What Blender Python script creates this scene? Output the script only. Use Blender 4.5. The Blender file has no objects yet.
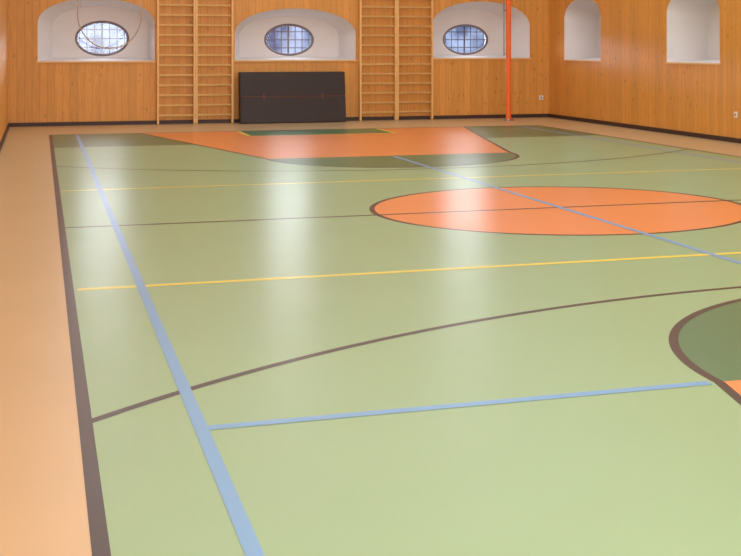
import bpy, bmesh, math, random
from mathutils import Vector
random.seed(3)
S=bpy.context.scene
try: S.view_settings.view_transform='Standard'
except Exception as e: print(e)

def lin(c):
    return tuple(((v/255)/12.92 if v/255<=0.04045 else (((v/255)+0.055)/1.055)**2.4) for v in c)+(1,)

# ---------------------------------------------------------------- materials
def newmat(name,rgb=(128,128,128),rough=.5,spec=.5,metal=0):
    m=bpy.data.materials.new(name); m.use_nodes=True
    b=m.node_tree.nodes['Principled BSDF']
    b.inputs['Base Color'].default_value=lin(rgb)
    b.inputs['Roughness'].default_value=rough
    b.inputs['Specular IOR Level'].default_value=spec
    b.inputs['Metallic'].default_value=metal
    return m
def N(m,t,**k):
    n=m.node_tree.nodes.new(t)
    for a,v in k.items(): setattr(n,a,v)
    return n
def L(m,a,b): m.node_tree.links.new(a,b)
def M(m,op,a,b=None,c=None):
    n=N(m,'ShaderNodeMath',operation=op)
    for i,v in enumerate((a,b,c)):
        if v is None: continue
        if isinstance(v,(int,float)): n.inputs[i].default_value=v
        else: L(m,v,n.inputs[i])
    return n.outputs[0]
def noisy(name,rgb,amt=.12,scale=3,rough=.5,spec=.5,stretch=(1,1,1),detail=5):
    m=newmat(name,rgb,rough,spec); b=m.node_tree.nodes['Principled BSDF']
    tc=N(m,'ShaderNodeTexCoord'); mp=N(m,'ShaderNodeMapping'); mp.inputs['Scale'].default_value=stretch
    L(m,tc.outputs['Object'],mp.inputs[0])
    n=N(m,'ShaderNodeTexNoise'); n.inputs['Scale'].default_value=scale; n.inputs['Detail'].default_value=detail
    L(m,mp.outputs[0],n.inputs['Vector'])
    hsv=N(m,'ShaderNodeHueSaturation'); hsv.inputs['Color'].default_value=lin(rgb)
    L(m,M(m,'ADD',M(m,'MULTIPLY',M(m,'SUBTRACT',n.outputs['Fac'],.5),amt*2),1.0),hsv.inputs['Value'])
    L(m,hsv.outputs[0],b.inputs['Base Color'])
    return m
def floormat(name,rgb,spec=.6):
    m=noisy(name,rgb,.05,.9,.3,spec,detail=2); b=m.node_tree.nodes['Principled BSDF']
    tc=N(m,'ShaderNodeTexCoord')
    n=N(m,'ShaderNodeTexNoise'); n.inputs['Scale'].default_value=1.2; n.inputs['Detail'].default_value=1.5
    L(m,tc.outputs['Object'],n.inputs['Vector'])
    L(m,M(m,'ADD',M(m,'MULTIPLY',n.outputs['Fac'],.05),.275),b.inputs['Roughness'])
    return m
def boards(name,rgb,axis='X',w=.14):
    m=newmat(name,rgb,.42,.35); b=m.node_tree.nodes['Principled BSDF']
    tc=N(m,'ShaderNodeTexCoord'); sp=N(m,'ShaderNodeSeparateXYZ'); L(m,tc.outputs['Object'],sp.inputs[0])
    u=M(m,'DIVIDE',sp.outputs[axis],w)
    fl=M(m,'FLOOR',u); fr=M(m,'FRACT',u)
    wn=N(m,'ShaderNodeTexWhiteNoise',noise_dimensions='1D'); L(m,fl,wn.inputs['W'])
    cv=N(m,'ShaderNodeCombineXYZ')
    L(m,M(m,'MULTIPLY',sp.outputs[axis],14),cv.inputs[0]); L(m,M(m,'ADD',M(m,'MULTIPLY',sp.outputs['Z'],1.2),M(m,'MULTIPLY',wn.outputs['Value'],37)),cv.inputs[1]); L(m,fl,cv.inputs[2])
    g=N(m,'ShaderNodeTexNoise'); g.inputs['Scale'].default_value=2.2; g.inputs['Detail'].default_value=6; g.inputs['Distortion'].default_value=.6
    L(m,cv.outputs[0],g.inputs['Vector'])
    cv2=N(m,'ShaderNodeCombineXYZ')
    L(m,M(m,'MULTIPLY',sp.outputs[axis],9),cv2.inputs[0]); L(m,M(m,'ADD',M(m,'MULTIPLY',sp.outputs['Z'],4.5),M(m,'MULTIPLY',wn.outputs['Value'],11)),cv2.inputs[1])
    vo=N(m,'ShaderNodeTexVoronoi'); vo.inputs['Scale'].default_value=.8; L(m,cv2.outputs[0],vo.inputs['Vector'])
    knot=M(m,'LESS_THAN',vo.outputs['Distance'],.13)
    val=M(m,'ADD',M(m,'MULTIPLY',M(m,'SUBTRACT',wn.outputs['Value'],.5),.13),1.0)
    val=M(m,'ADD',val,M(m,'MULTIPLY',M(m,'SUBTRACT',g.outputs['Fac'],.5),.40))
    val=M(m,'SUBTRACT',val,M(m,'MULTIPLY',knot,.26))
    groove=M(m,'LESS_THAN',M(m,'MINIMUM',fr,M(m,'SUBTRACT',1,fr)),.03)
    val=M(m,'MULTIPLY',val,M(m,'SUBTRACT',1,M(m,'MULTIPLY',groove,.25)))
    hsv=N(m,'ShaderNodeHueSaturation'); hsv.inputs['Color'].default_value=lin(rgb)
    L(m,val,hsv.inputs['Value']); L(m,hsv.outputs[0],b.inputs['Base Color'])
    return m

LG=floormat('floor_light_green',(141,179,136))
DG=floormat('floor_dark_green',(68,118,80))
OR=floormat('floor_orange',(232,142,80))
BE=floormat('floor_beige',(202,179,140))
LBR=floormat('line_charcoal_brown',(58,46,46),.4)
LBL=floormat('line_blue',(108,164,218))
LYE=floormat('line_yellow',(236,220,84))
W_X=boards('pine_boards_x',(220,158,78),'X')
W_Y=boards('pine_boards_y',(226,160,76),'Y')
PLA=noisy('white_plaster',(230,228,230),.04,4,.8,.2)
BASE=noisy('dark_baseboard_wood',(58,36,32),.1,4,.5)
RUNG=noisy('beech_wood',(236,192,124),.12,5,.4,.4)
MATV=noisy('dark_vinyl',(38,25,25),.25,6,.45,.4)
MATE=noisy('vinyl_edge',(92,48,40),.1,6,.5)
ORP=newmat('orange_paint',(248,112,44),.35)
WHT=newmat('white_plastic',(235,235,232),.4)
FRM=newmat('grey_window_frame',(128,118,124),.5)
IRON=newmat('iron_grille',(60,66,92),.5)
STEEL=newmat('steel',(170,170,172),.3,metal=.9)
ROPE=newmat('rope_fibre',(196,180,158),.8)
CEIL=noisy('ceiling_paint',(236,234,228),.02,2,.8)
GL=bpy.data.materials.new('window_glass'); GL.use_nodes=True
nt=GL.node_tree; nt.nodes.clear()
o=nt.nodes.new('ShaderNodeOutputMaterial'); mx=nt.nodes.new('ShaderNodeMixShader'); t=nt.nodes.new('ShaderNodeBsdfTransparent'); g=nt.nodes.new('ShaderNodeBsdfGlossy')
g.inputs['Roughness'].default_value=.05; mx.inputs[0].default_value=.06
nt.links.new(t.outputs[0],mx.inputs[1]); nt.links.new(g.outputs[0],mx.inputs[2]); nt.links.new(mx.outputs[0],o.inputs[0])

# ---------------------------------------------------------------- helpers
def obj(name,bm,mats,parent=None,smooth=False):
    me=bpy.data.meshes.new(name); bm.to_mesh(me); bm.free()
    for m in (mats if isinstance(mats,(list,tuple)) else [mats]): me.materials.append(m)
    if smooth:
        for p in me.polygons: p.use_smooth=True
    ob=bpy.data.objects.new(name,me); S.collection.objects.link(ob)
    if parent: ob.parent=parent
    return ob
def empty(name,loc=(0,0,0)):
    e=bpy.data.objects.new(name,None); S.collection.objects.link(e); e.empty_display_size=.2
    return e
def box(bm,x0,x1,y0,y1,z0,z1,mi=0,bev=0):
    b=bmesh.new(); bmesh.ops.create_cube(b,size=1)
    for v in b.verts:
        v.co=Vector(((x0+x1)/2+v.co.x*(x1-x0),(y0+y1)/2+v.co.y*(y1-y0),(z0+z1)/2+v.co.z*(z1-z0)))
    if bev: bmesh.ops.bevel(b,geom=b.edges[:],offset=bev,segments=2,affect='EDGES')
    for f in b.faces: f.material_index=mi
    me=bpy.data.meshes.new('t'); b.to_mesh(me); b.free(); bm.from_mesh(me); bpy.data.meshes.remove(me)
def tube(bm,pts,r,seg=10,mi=0,closed=False,flat=1.0):
    rings=[]; n=len(pts); pts=[Vector(p) for p in pts]
    for i,p in enumerate(pts):
        if closed: d=(pts[(i+1)%n]-pts[i-1])
        else: d=(pts[min(i+1,n-1)]-pts[max(i-1,0)])
        d.normalize()
        up=Vector((0,0,1)) if abs(d.z)<.9 else Vector((0,1,0))
        a=d.cross(up).normalized(); c=d.cross(a).normalized()
        rings.append([bm.verts.new(p+a*math.cos(2*math.pi*k/seg)*r*flat+c*math.sin(2*math.pi*k/seg)*r) for k in range(seg)])
    rng=range(n) if closed else range(n-1)
    for i in rng:
        A,B=rings[i],rings[(i+1)%n]
        for k in range(seg):
            f=bm.faces.new((A[k],A[(k+1)%seg],B[(k+1)%seg],B[k])); f.material_index=mi; f.smooth=True
    if not closed:
        for R in (rings[0],rings[-1]):
            f=bm.faces.new(R); f.material_index=mi
def fill_loops(bm,loops,mi=0,normal=None):
    edges=[]
    for lp in loops:
        vs=[bm.verts.new(p) for p in lp]
        for i in range(len(vs)): edges.append(bm.edges.new((vs[i],vs[(i+1)%len(vs)])))
    r=bmesh.ops.triangle_fill(bm,use_beauty=True,use_dissolve=False,edges=edges)
    for f in r['geom']:
        if isinstance(f,bmesh.types.BMFace): f.material_index=mi

# ---------------------------------------------------------------- dimensions
XL,XR,YN,YF,HC=-.58,10.66,-5.0,25.9,5.2
SX0,SX1=.178,9.32; CX=4.75; CY=11.28
B0,B1=-.72,23.28; FT0,FT1=5.18,17.38

# ---------------------------------------------------------------- floor (one object, inlaid colours)
bm=bmesh.new()
mats=[BE,LG,DG,OR,LBR,LBL,LYE]
ZS=.00015
def poly(pts,layer,mi):
    f=bm.faces.new([bm.verts.new((p[0],p[1],layer*ZS)) for p in pts]); f.material_index=mi
    f.normal_update()
    if f.normal.z<0: f.normal_flip()
def strip(p,q,w,layer,mi):
    p=Vector(p);q=Vector(q); d=(q-p).normalized(); n=Vector((-d.y,d.x))*w/2
    poly([p-n,q-n,q+n,p+n],layer,mi)
def arc(c,r,w,a0,a1,layer,mi,n=96):
    for i in range(n):
        t0=math.radians(a0+(a1-a0)*i/n); t1=math.radians(a0+(a1-a0)*(i+1)/n)
        poly([(c[0]+(r-w/2)*math.cos(t0),c[1]+(r-w/2)*math.sin(t0)),(c[0]+(r+w/2)*math.cos(t0),c[1]+(r+w/2)*math.sin(t0)),
              (c[0]+(r+w/2)*math.cos(t1),c[1]+(r+w/2)*math.sin(t1)),(c[0]+(r-w/2)*math.cos(t1),c[1]+(r-w/2)*math.sin(t1))],layer,mi)
def disc(c,r,a0,a1,layer,mi,n=96):
    poly([(c[0]+r*math.cos(math.radians(a0+(a1-a0)*i/n)),c[1]+r*math.sin(math.radians(a0+(a1-a0)*i/n))) for i in range(n+(0 if a1-a0==360 else 1))],layer,mi)
poly([(XL,YN),(XR,YN),(XR,YF),(XL,YF)],0,0)
poly([(SX0,B0),(SX1,B0),(SX1,B1),(SX0,B1)],1,1)
poly([(SX0,CY+9),(SX1,CY+9),(SX1,B1),(SX0,B1)],2,2)
poly([(SX0,B0),(SX1,B0),(SX1,CY-9),(SX0,CY-9)],2,2)
for s,b,ft in ((1,B1,FT1),(-1,B0,FT0)):
    a0,a1=(180,360) if s==1 else (0,180)
    disc((CX,ft),1.8,a0,a1,3,2)
    poly([(CX-3.05,b),(CX+3.05,b),(CX+1.8,ft),(CX-1.8,ft)],3,3)
    poly([(CX-1.3,b),(CX+1.3,b),(CX+1.3,b-s*1.35),(CX-1.3,b-s*1.35)],4,2)
    for p,q in (((CX-1.3,b),(CX-1.3,b-s*1.35)),((CX-1.3,b-s*1.35),(CX+1.3,b-s*1.35)),((CX+1.3,b),(CX+1.3,b-s*1.35))):
        strip(p,q,.07,5,6)
    arc((CX,ft),1.78,.05,a0,a1,6,4)
    strip((CX-3.05,b),(CX-1.78,ft),.05,6,4); strip((CX+3.05,b),(CX+1.78,ft),.05,6,4)
    c=(CX,b-s*1.22); R=6.7; h=math.degrees(math.asin((CX-SX0)/R))
    m=270 if s==1 else 90
    arc(c,R,.05,m-h,m+h,7,4)
disc((CX,CY),1.80,0,360,3,3); arc((CX,CY),1.80,.05,0,360,6,4)
strip((SX0,CY),(SX1,CY),.055,7,4)
for x in (SX0,SX1): strip((x,B0),(x,B1),.055,8,4)
for y in (B0,B1): strip((SX0,y),(SX1,y),.06,8,4)
for y in (CY-2.9,CY+2.9): strip((SX0+.05,y),(SX1-.05,y),.07,9,6)
for x in (.62,2*CX-.62): strip((x,B0+.1),(x,B1-.15),.056,10,5)
strip((CX,FT0+.1),(CX,FT1-.1),.056,10,5)
strip((.62,FT0),(CX-1.83,FT0),.062,11,5)
strip((CX+1.83,FT0),(2*CX-.62,FT0),.062,11,5)
obj('floor',bm,mats)

# ---------------------------------------------------------------- windows (deep splayed niches with oval lights)
def niche_outline(hw,z0,zs,zt,n=24,e=2.3):
    pts=[(-hw,z0),(hw,z0),(hw,zs)]
    for i in range(1,n):
        t=math.pi*i/n; c,s=math.cos(t),math.sin(t)
        pts.append((hw*math.copysign(abs(c)**(2/e),c), zs+(zt-zs)*abs(s)**(2/e)))
    pts.append((-hw,zs)); return pts
def build_window(idx,origin,u,w,hw,z0,zs,zt,du,oz,a,b,depth=.6,e=2.1,bk=.8):
    u=Vector(u);w=Vector(w);o=Vector(origin)
    P=lambda s,z,d: o+u*s+w*d+Vector((0,0,z))
    root=empty('window_%d'%idx)
    F=niche_outline(hw,z0,zs,zt,e=e)
    hb=hw*.84
    zb0=z0+.05; zbt=zt-.14; zbs=zs-.05
    Bk=[(s+du*bk,z) for s,z in niche_outline(hb,zb0,zbs,zbt,e=e)]
    bm=bmesh.new()
    vf=[bm.verts.new(P(s,z,0)) for s,z in F]; vb=[bm.verts.new(P(s,z,depth)) for s,z in Bk]
    for i in range(len(F)):
        j=(i+1)%len(F); bm.faces.new((vf[i],vf[j],vb[j],vb[i]))
    ov=[(du+a*math.cos(2*math.pi*k/64),oz+b*math.sin(2*math.pi*k/64)) for k in range(64)]
    fill_loops(bm,[[P(s,z,depth) for s,z in Bk],[P(s,z,depth) for s,z in ov]])
    v1=[bm.verts.new(P(s,z,depth)) for s,z in ov]; v2=[bm.verts.new(P(s,z,depth+.22)) for s,z in ov]
    for i in range(64): bm.faces.new((v1[i],v1[(i+1)%64],v2[(i+1)%64],v2[i]))
    obj('niche_plaster',bm,PLA,root)
    bm=bmesh.new()
    tube(bm,[P(du+(a-.02)*math.cos(2*math.pi*k/64),oz+(b-.02)*math.sin(2*math.pi*k/64),depth+.04) for k in range(64)],.03,8,0,True)
    obj('oval_frame',bm,FRM,root)
    bm=bmesh.new(); bm.faces.new([bm.verts.new(P(s,z,depth+.06)) for s,z in ov]); obj('pane',bm,GL,root)
    bm=bmesh.new()
    def bar(s0,z0_,s1,z1_,r,d): tube(bm,[P(s0,z0_,d),P(s1,z1_,d)],r,6)
    for k in range(-3,4):
        s=k*a/3.6; h=b*math.sqrt(max(0,1-(s/a)**2)); bar(du+s,oz-h,du+s,oz+h,.010 if k else .02,depth+.1)
    for k in (-1,0,1):
        z=k*b/2; h=a*math.sqrt(1-(z/b)**2); bar(du-h,oz+z,du+h,oz+z,.010,depth+.12)
    obj('iron_grille',bm,IRON,root)
    bm=bmesh.new(); 
    p=[P(-hw-.03,z0-.03,-.025),P(hw+.03,z0-.03,-.025),P(hw+.03,z0,-.025),P(-hw-.03,z0,-.025)]
    q=[x+w*.03 for x in p]
    A=[bm.verts.new(x) for x in p]; Bv=[bm.verts.new(x) for x in q]
    bm.faces.new(A)
    for i in range(4): bm.faces.new((A[i],A[(i+1)%4],Bv[(i+1)%4],Bv[i]))
    obj('sill_trim',bm,RUNG,root)
    return [P(s,z,0) for s,z in F]
ux,uy=(1,0,0),(0,-1,0)
far=[]
far.append(build_window(1,(1.07,YF,0),ux,(0,1,0),1.11,1.26,2.0,2.50,.13,1.71,.53,.36))
far.append(build_window(2,(5.03,YF,0),ux,(0,1,0),1.26,1.27,1.80,2.33,-.03,1.69,.53,.34))
far.append(build_window(3,(9.08,YF,0),ux,(0,1,0),1.11,1.30,2.0,2.52,-.16,1.70,.53,.34))
right=[]
i=4
for yc in (24.15,19.5,14.85,10.2,5.55,.9):
    right.append(build_window(i,(XR,yc,0),uy,(1,0,0),.93,1.27,2.12,2.55,.24,1.75,.4,.32,.68,bk=.4)); i+=1

def wall(name,corners,holes,mat):
    bm=bmesh.new(); fill_loops(bm,[corners]+holes); obj(name,bm,mat)
wall('wall_far',[(XL,YF,0),(XR,YF,0),(XR,YF,HC),(XL,YF,HC)],far,W_X)
wall('wall_right',[(XR,YN,0),(XR,YF,0),(XR,YF,HC),(XR,YN,HC)],right,W_Y)
wall('wall_left',[(XL,YN,0),(XL,YF,0),(XL,YF,HC),(XL,YN,HC)],[],W_Y)
wall('wall_near',[(XL,YN,0),(XR,YN,0),(XR,YN,HC),(XL,YN,HC)],[],W_X)
wall('ceiling',[(XL,YN,HC),(XR,YN,HC),(XR,YF,HC),(XL,YF,HC)],[],CEIL)
for nm,b in (('far',(XL,XR,YF-.03,YF)),('right',(XR-.03,XR,YN,YF-.03)),('left',(XL,XL+.03,YN,YF-.03))):
    bm=bmesh.new(); box(bm,*b,0.001,.075,bev=.006); obj('baseboard_'+nm,bm,BASE)

# ---------------------------------------------------------------- wall bars
def wall_bars(name,x0,x1):
    root=empty(name); xm=(x0+x1)/2; H=2.75
    bm=bmesh.new()
    for x in (x0+.025,xm-.022,xm+.022,x1-.025): box(bm,x-.02,x+.02,YF-.15,YF-.035,.005,H,bev=.005)
    obj('uprights',bm,RUNG,root)
    bm=bmesh.new(); z=.17; k=0
    while z<2.62:
        for a,b in ((x0+.04,xm-.04),(xm+.04,x1-.04)):
            tube(bm,[(a,YF-.11,z),(b,YF-.11,z)],.025,10)
        z+=.2
    for a,b in ((x0+.04,xm-.04),(xm+.04,x1-.04)):
        tube(bm,[(a,YF-.17,2.68),(b,YF-.17,2.68)],.022,10)
    obj('rungs',bm,RUNG,root)
wall_bars('wall_bars',2.21,3.73)
wall_bars('wall_bars',6.34,7.95)

# ---------------------------------------------------------------- gym mat, folded, leaning on the wall
root=empty('gym_mat')
def leaning(name,z0,z1,mat,extra=0):
    bm=bmesh.new(); box(bm,3.83,5.98,-.13,.13,z0,z1,bev=.012)
    for v in bm.verts:
        v.co.y += YF-.34+ (v.co.z)*.13
    return obj(name,bm,mat,root)
leaning('lower_panel',.012,.535,MATV); leaning('upper_panel',.545,1.03,MATV)
bm=bmesh.new()
for z in (.54,):
    box(bm,3.835,5.975,YF-.34-.134+z*.13,YF-.34+.12+z*.13,z-.010,z+.010)
for x in (4.3,5.5):
    box(bm,x-.02,x+.02,YF-.34-.137+.07,YF-.34-.125+.07,.49,.60)
obj('hinge_straps',bm,MATE,root)

# ---------------------------------------------------------------- orange post
root=empty('padded_goal_post')
px,py=9.36,25.0
bm=bmesh.new(); tube(bm,[(px,py,.02),(px,py,3.2)],.055,20); obj('orange_padding',bm,ORP,root)
bm=bmesh.new(); tube(bm,[(px,py,0.002),(px,py,.025)],.1,24); tube(bm,[(px,py,3.2),(px,py,HC-.01)],.03,12); obj('steel_base',bm,STEEL,root)
bm=bmesh.new(); tube(bm,[(px-.1,py,1.35),(px-.1,py,3.3)],.012,8)
for z in (1.4,2.3,3.1): tube(bm,[(px-.1,py,z),(px,py,z)],.01,8)
obj('net_tension_rod',bm,STEEL,root)

# ---------------------------------------------------------------- hanging rope loop
bm=bmesh.new()
pts=[]
y=24.6
for k in range(41):
    t=-math.pi*(-.12)+ -math.pi*1.24*k/40
    pts.append((1.25+.58*math.cos(t),y,2.15+.64*math.sin(t)))
pts=[(pts[0][0]-.1,y,HC-.01)]+[(pts[0][0]-.05,y,3.2)]+pts+[(pts[-1][0]+.05,y,3.2),(pts[-1][0]+.1,y,HC-.01)]
tube(bm,pts,.012,8)
obj('hanging_rope',bm,ROPE)

# ---------------------------------------------------------------- sockets
def socket(loc,axis):
    root=empty('wall_socket'); x,y,z=loc; bm=bmesh.new()
    if axis=='Y': box(bm,x-.05,x+.05,y-.014,y-.001,z-.05,z+.05,bev=.006)
    else: box(bm,x-.014,x-.001,y-.05,y+.05,z-.05,z+.05,bev=.006)
    obj('plate',bm,WHT,root)
    bm=bmesh.new()
    d=Vector((0,-1,0)) if axis=='Y' else Vector((-1,0,0))
    c=Vector(loc)+d*.0145
    tube(bm,[c,c+d*.002],.02,20); obj('socket_well',bm,FRM,root)
socket((10.46,YF,.43),'Y'); socket((XR,18.05,.45),'X')

# ---------------------------------------------------------------- lights
def area(name,loc,sx,sy,power,col,rot=(0,0,0)):
    l=bpy.data.lights.new(name,'AREA'); l.shape='RECTANGLE'; l.size=sx; l.size_y=sy; l.energy=power; l.color=col
    ob=bpy.data.objects.new(name,l); ob.location=loc; ob.rotation_euler=rot; S.collection.objects.link(ob); return ob
area('ceiling_light',((XL+XR)/2,10.4,HC-.05),10.2,29,920,(.92,.96,1.0))
area('window_daylight',((XL+XR)/2,YN+.05,2.9),9.5,3.6,900,(.96,.98,1.0),(math.radians(90),0,0))  # added fill lamp behind the camera, lights the far wall from the front

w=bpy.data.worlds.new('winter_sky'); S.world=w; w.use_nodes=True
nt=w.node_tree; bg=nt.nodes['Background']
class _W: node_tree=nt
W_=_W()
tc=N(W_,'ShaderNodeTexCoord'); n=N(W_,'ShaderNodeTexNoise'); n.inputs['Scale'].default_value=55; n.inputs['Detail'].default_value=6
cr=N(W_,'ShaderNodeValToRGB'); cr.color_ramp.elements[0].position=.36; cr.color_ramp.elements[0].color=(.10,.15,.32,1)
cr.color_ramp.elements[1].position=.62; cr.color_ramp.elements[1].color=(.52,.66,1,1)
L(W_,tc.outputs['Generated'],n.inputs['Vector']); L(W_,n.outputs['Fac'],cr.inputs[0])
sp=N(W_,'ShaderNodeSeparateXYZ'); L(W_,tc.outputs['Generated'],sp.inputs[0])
# bright band added above the tree line for window streaks on floor, dimmer overhead
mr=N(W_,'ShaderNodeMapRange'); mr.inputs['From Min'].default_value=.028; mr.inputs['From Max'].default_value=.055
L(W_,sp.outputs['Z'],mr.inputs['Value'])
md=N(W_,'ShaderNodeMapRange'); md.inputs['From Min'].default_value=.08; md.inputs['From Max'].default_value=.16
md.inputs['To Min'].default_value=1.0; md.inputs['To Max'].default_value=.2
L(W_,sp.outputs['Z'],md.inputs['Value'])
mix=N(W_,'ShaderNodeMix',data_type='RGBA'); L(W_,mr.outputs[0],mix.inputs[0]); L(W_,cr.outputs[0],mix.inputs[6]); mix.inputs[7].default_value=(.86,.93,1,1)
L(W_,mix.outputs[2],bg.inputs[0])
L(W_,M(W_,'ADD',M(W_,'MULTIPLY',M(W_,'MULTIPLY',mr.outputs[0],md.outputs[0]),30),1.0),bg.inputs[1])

# ---------------------------------------------------------------- camera
cam=bpy.data.cameras.new('camera'); co=bpy.data.objects.new('camera',cam); S.collection.objects.link(co)
co.location=(0,0,1.5375); co.rotation_euler=(math.pi/2,0,-math.radians(17.67))
cam.sensor_width=36; cam.lens=1272/741*36; cam.shift_x=(370.5-445)/741; cam.shift_y=-(278-47)/741
cam.clip_start=.05; cam.clip_end=200
S.camera=co
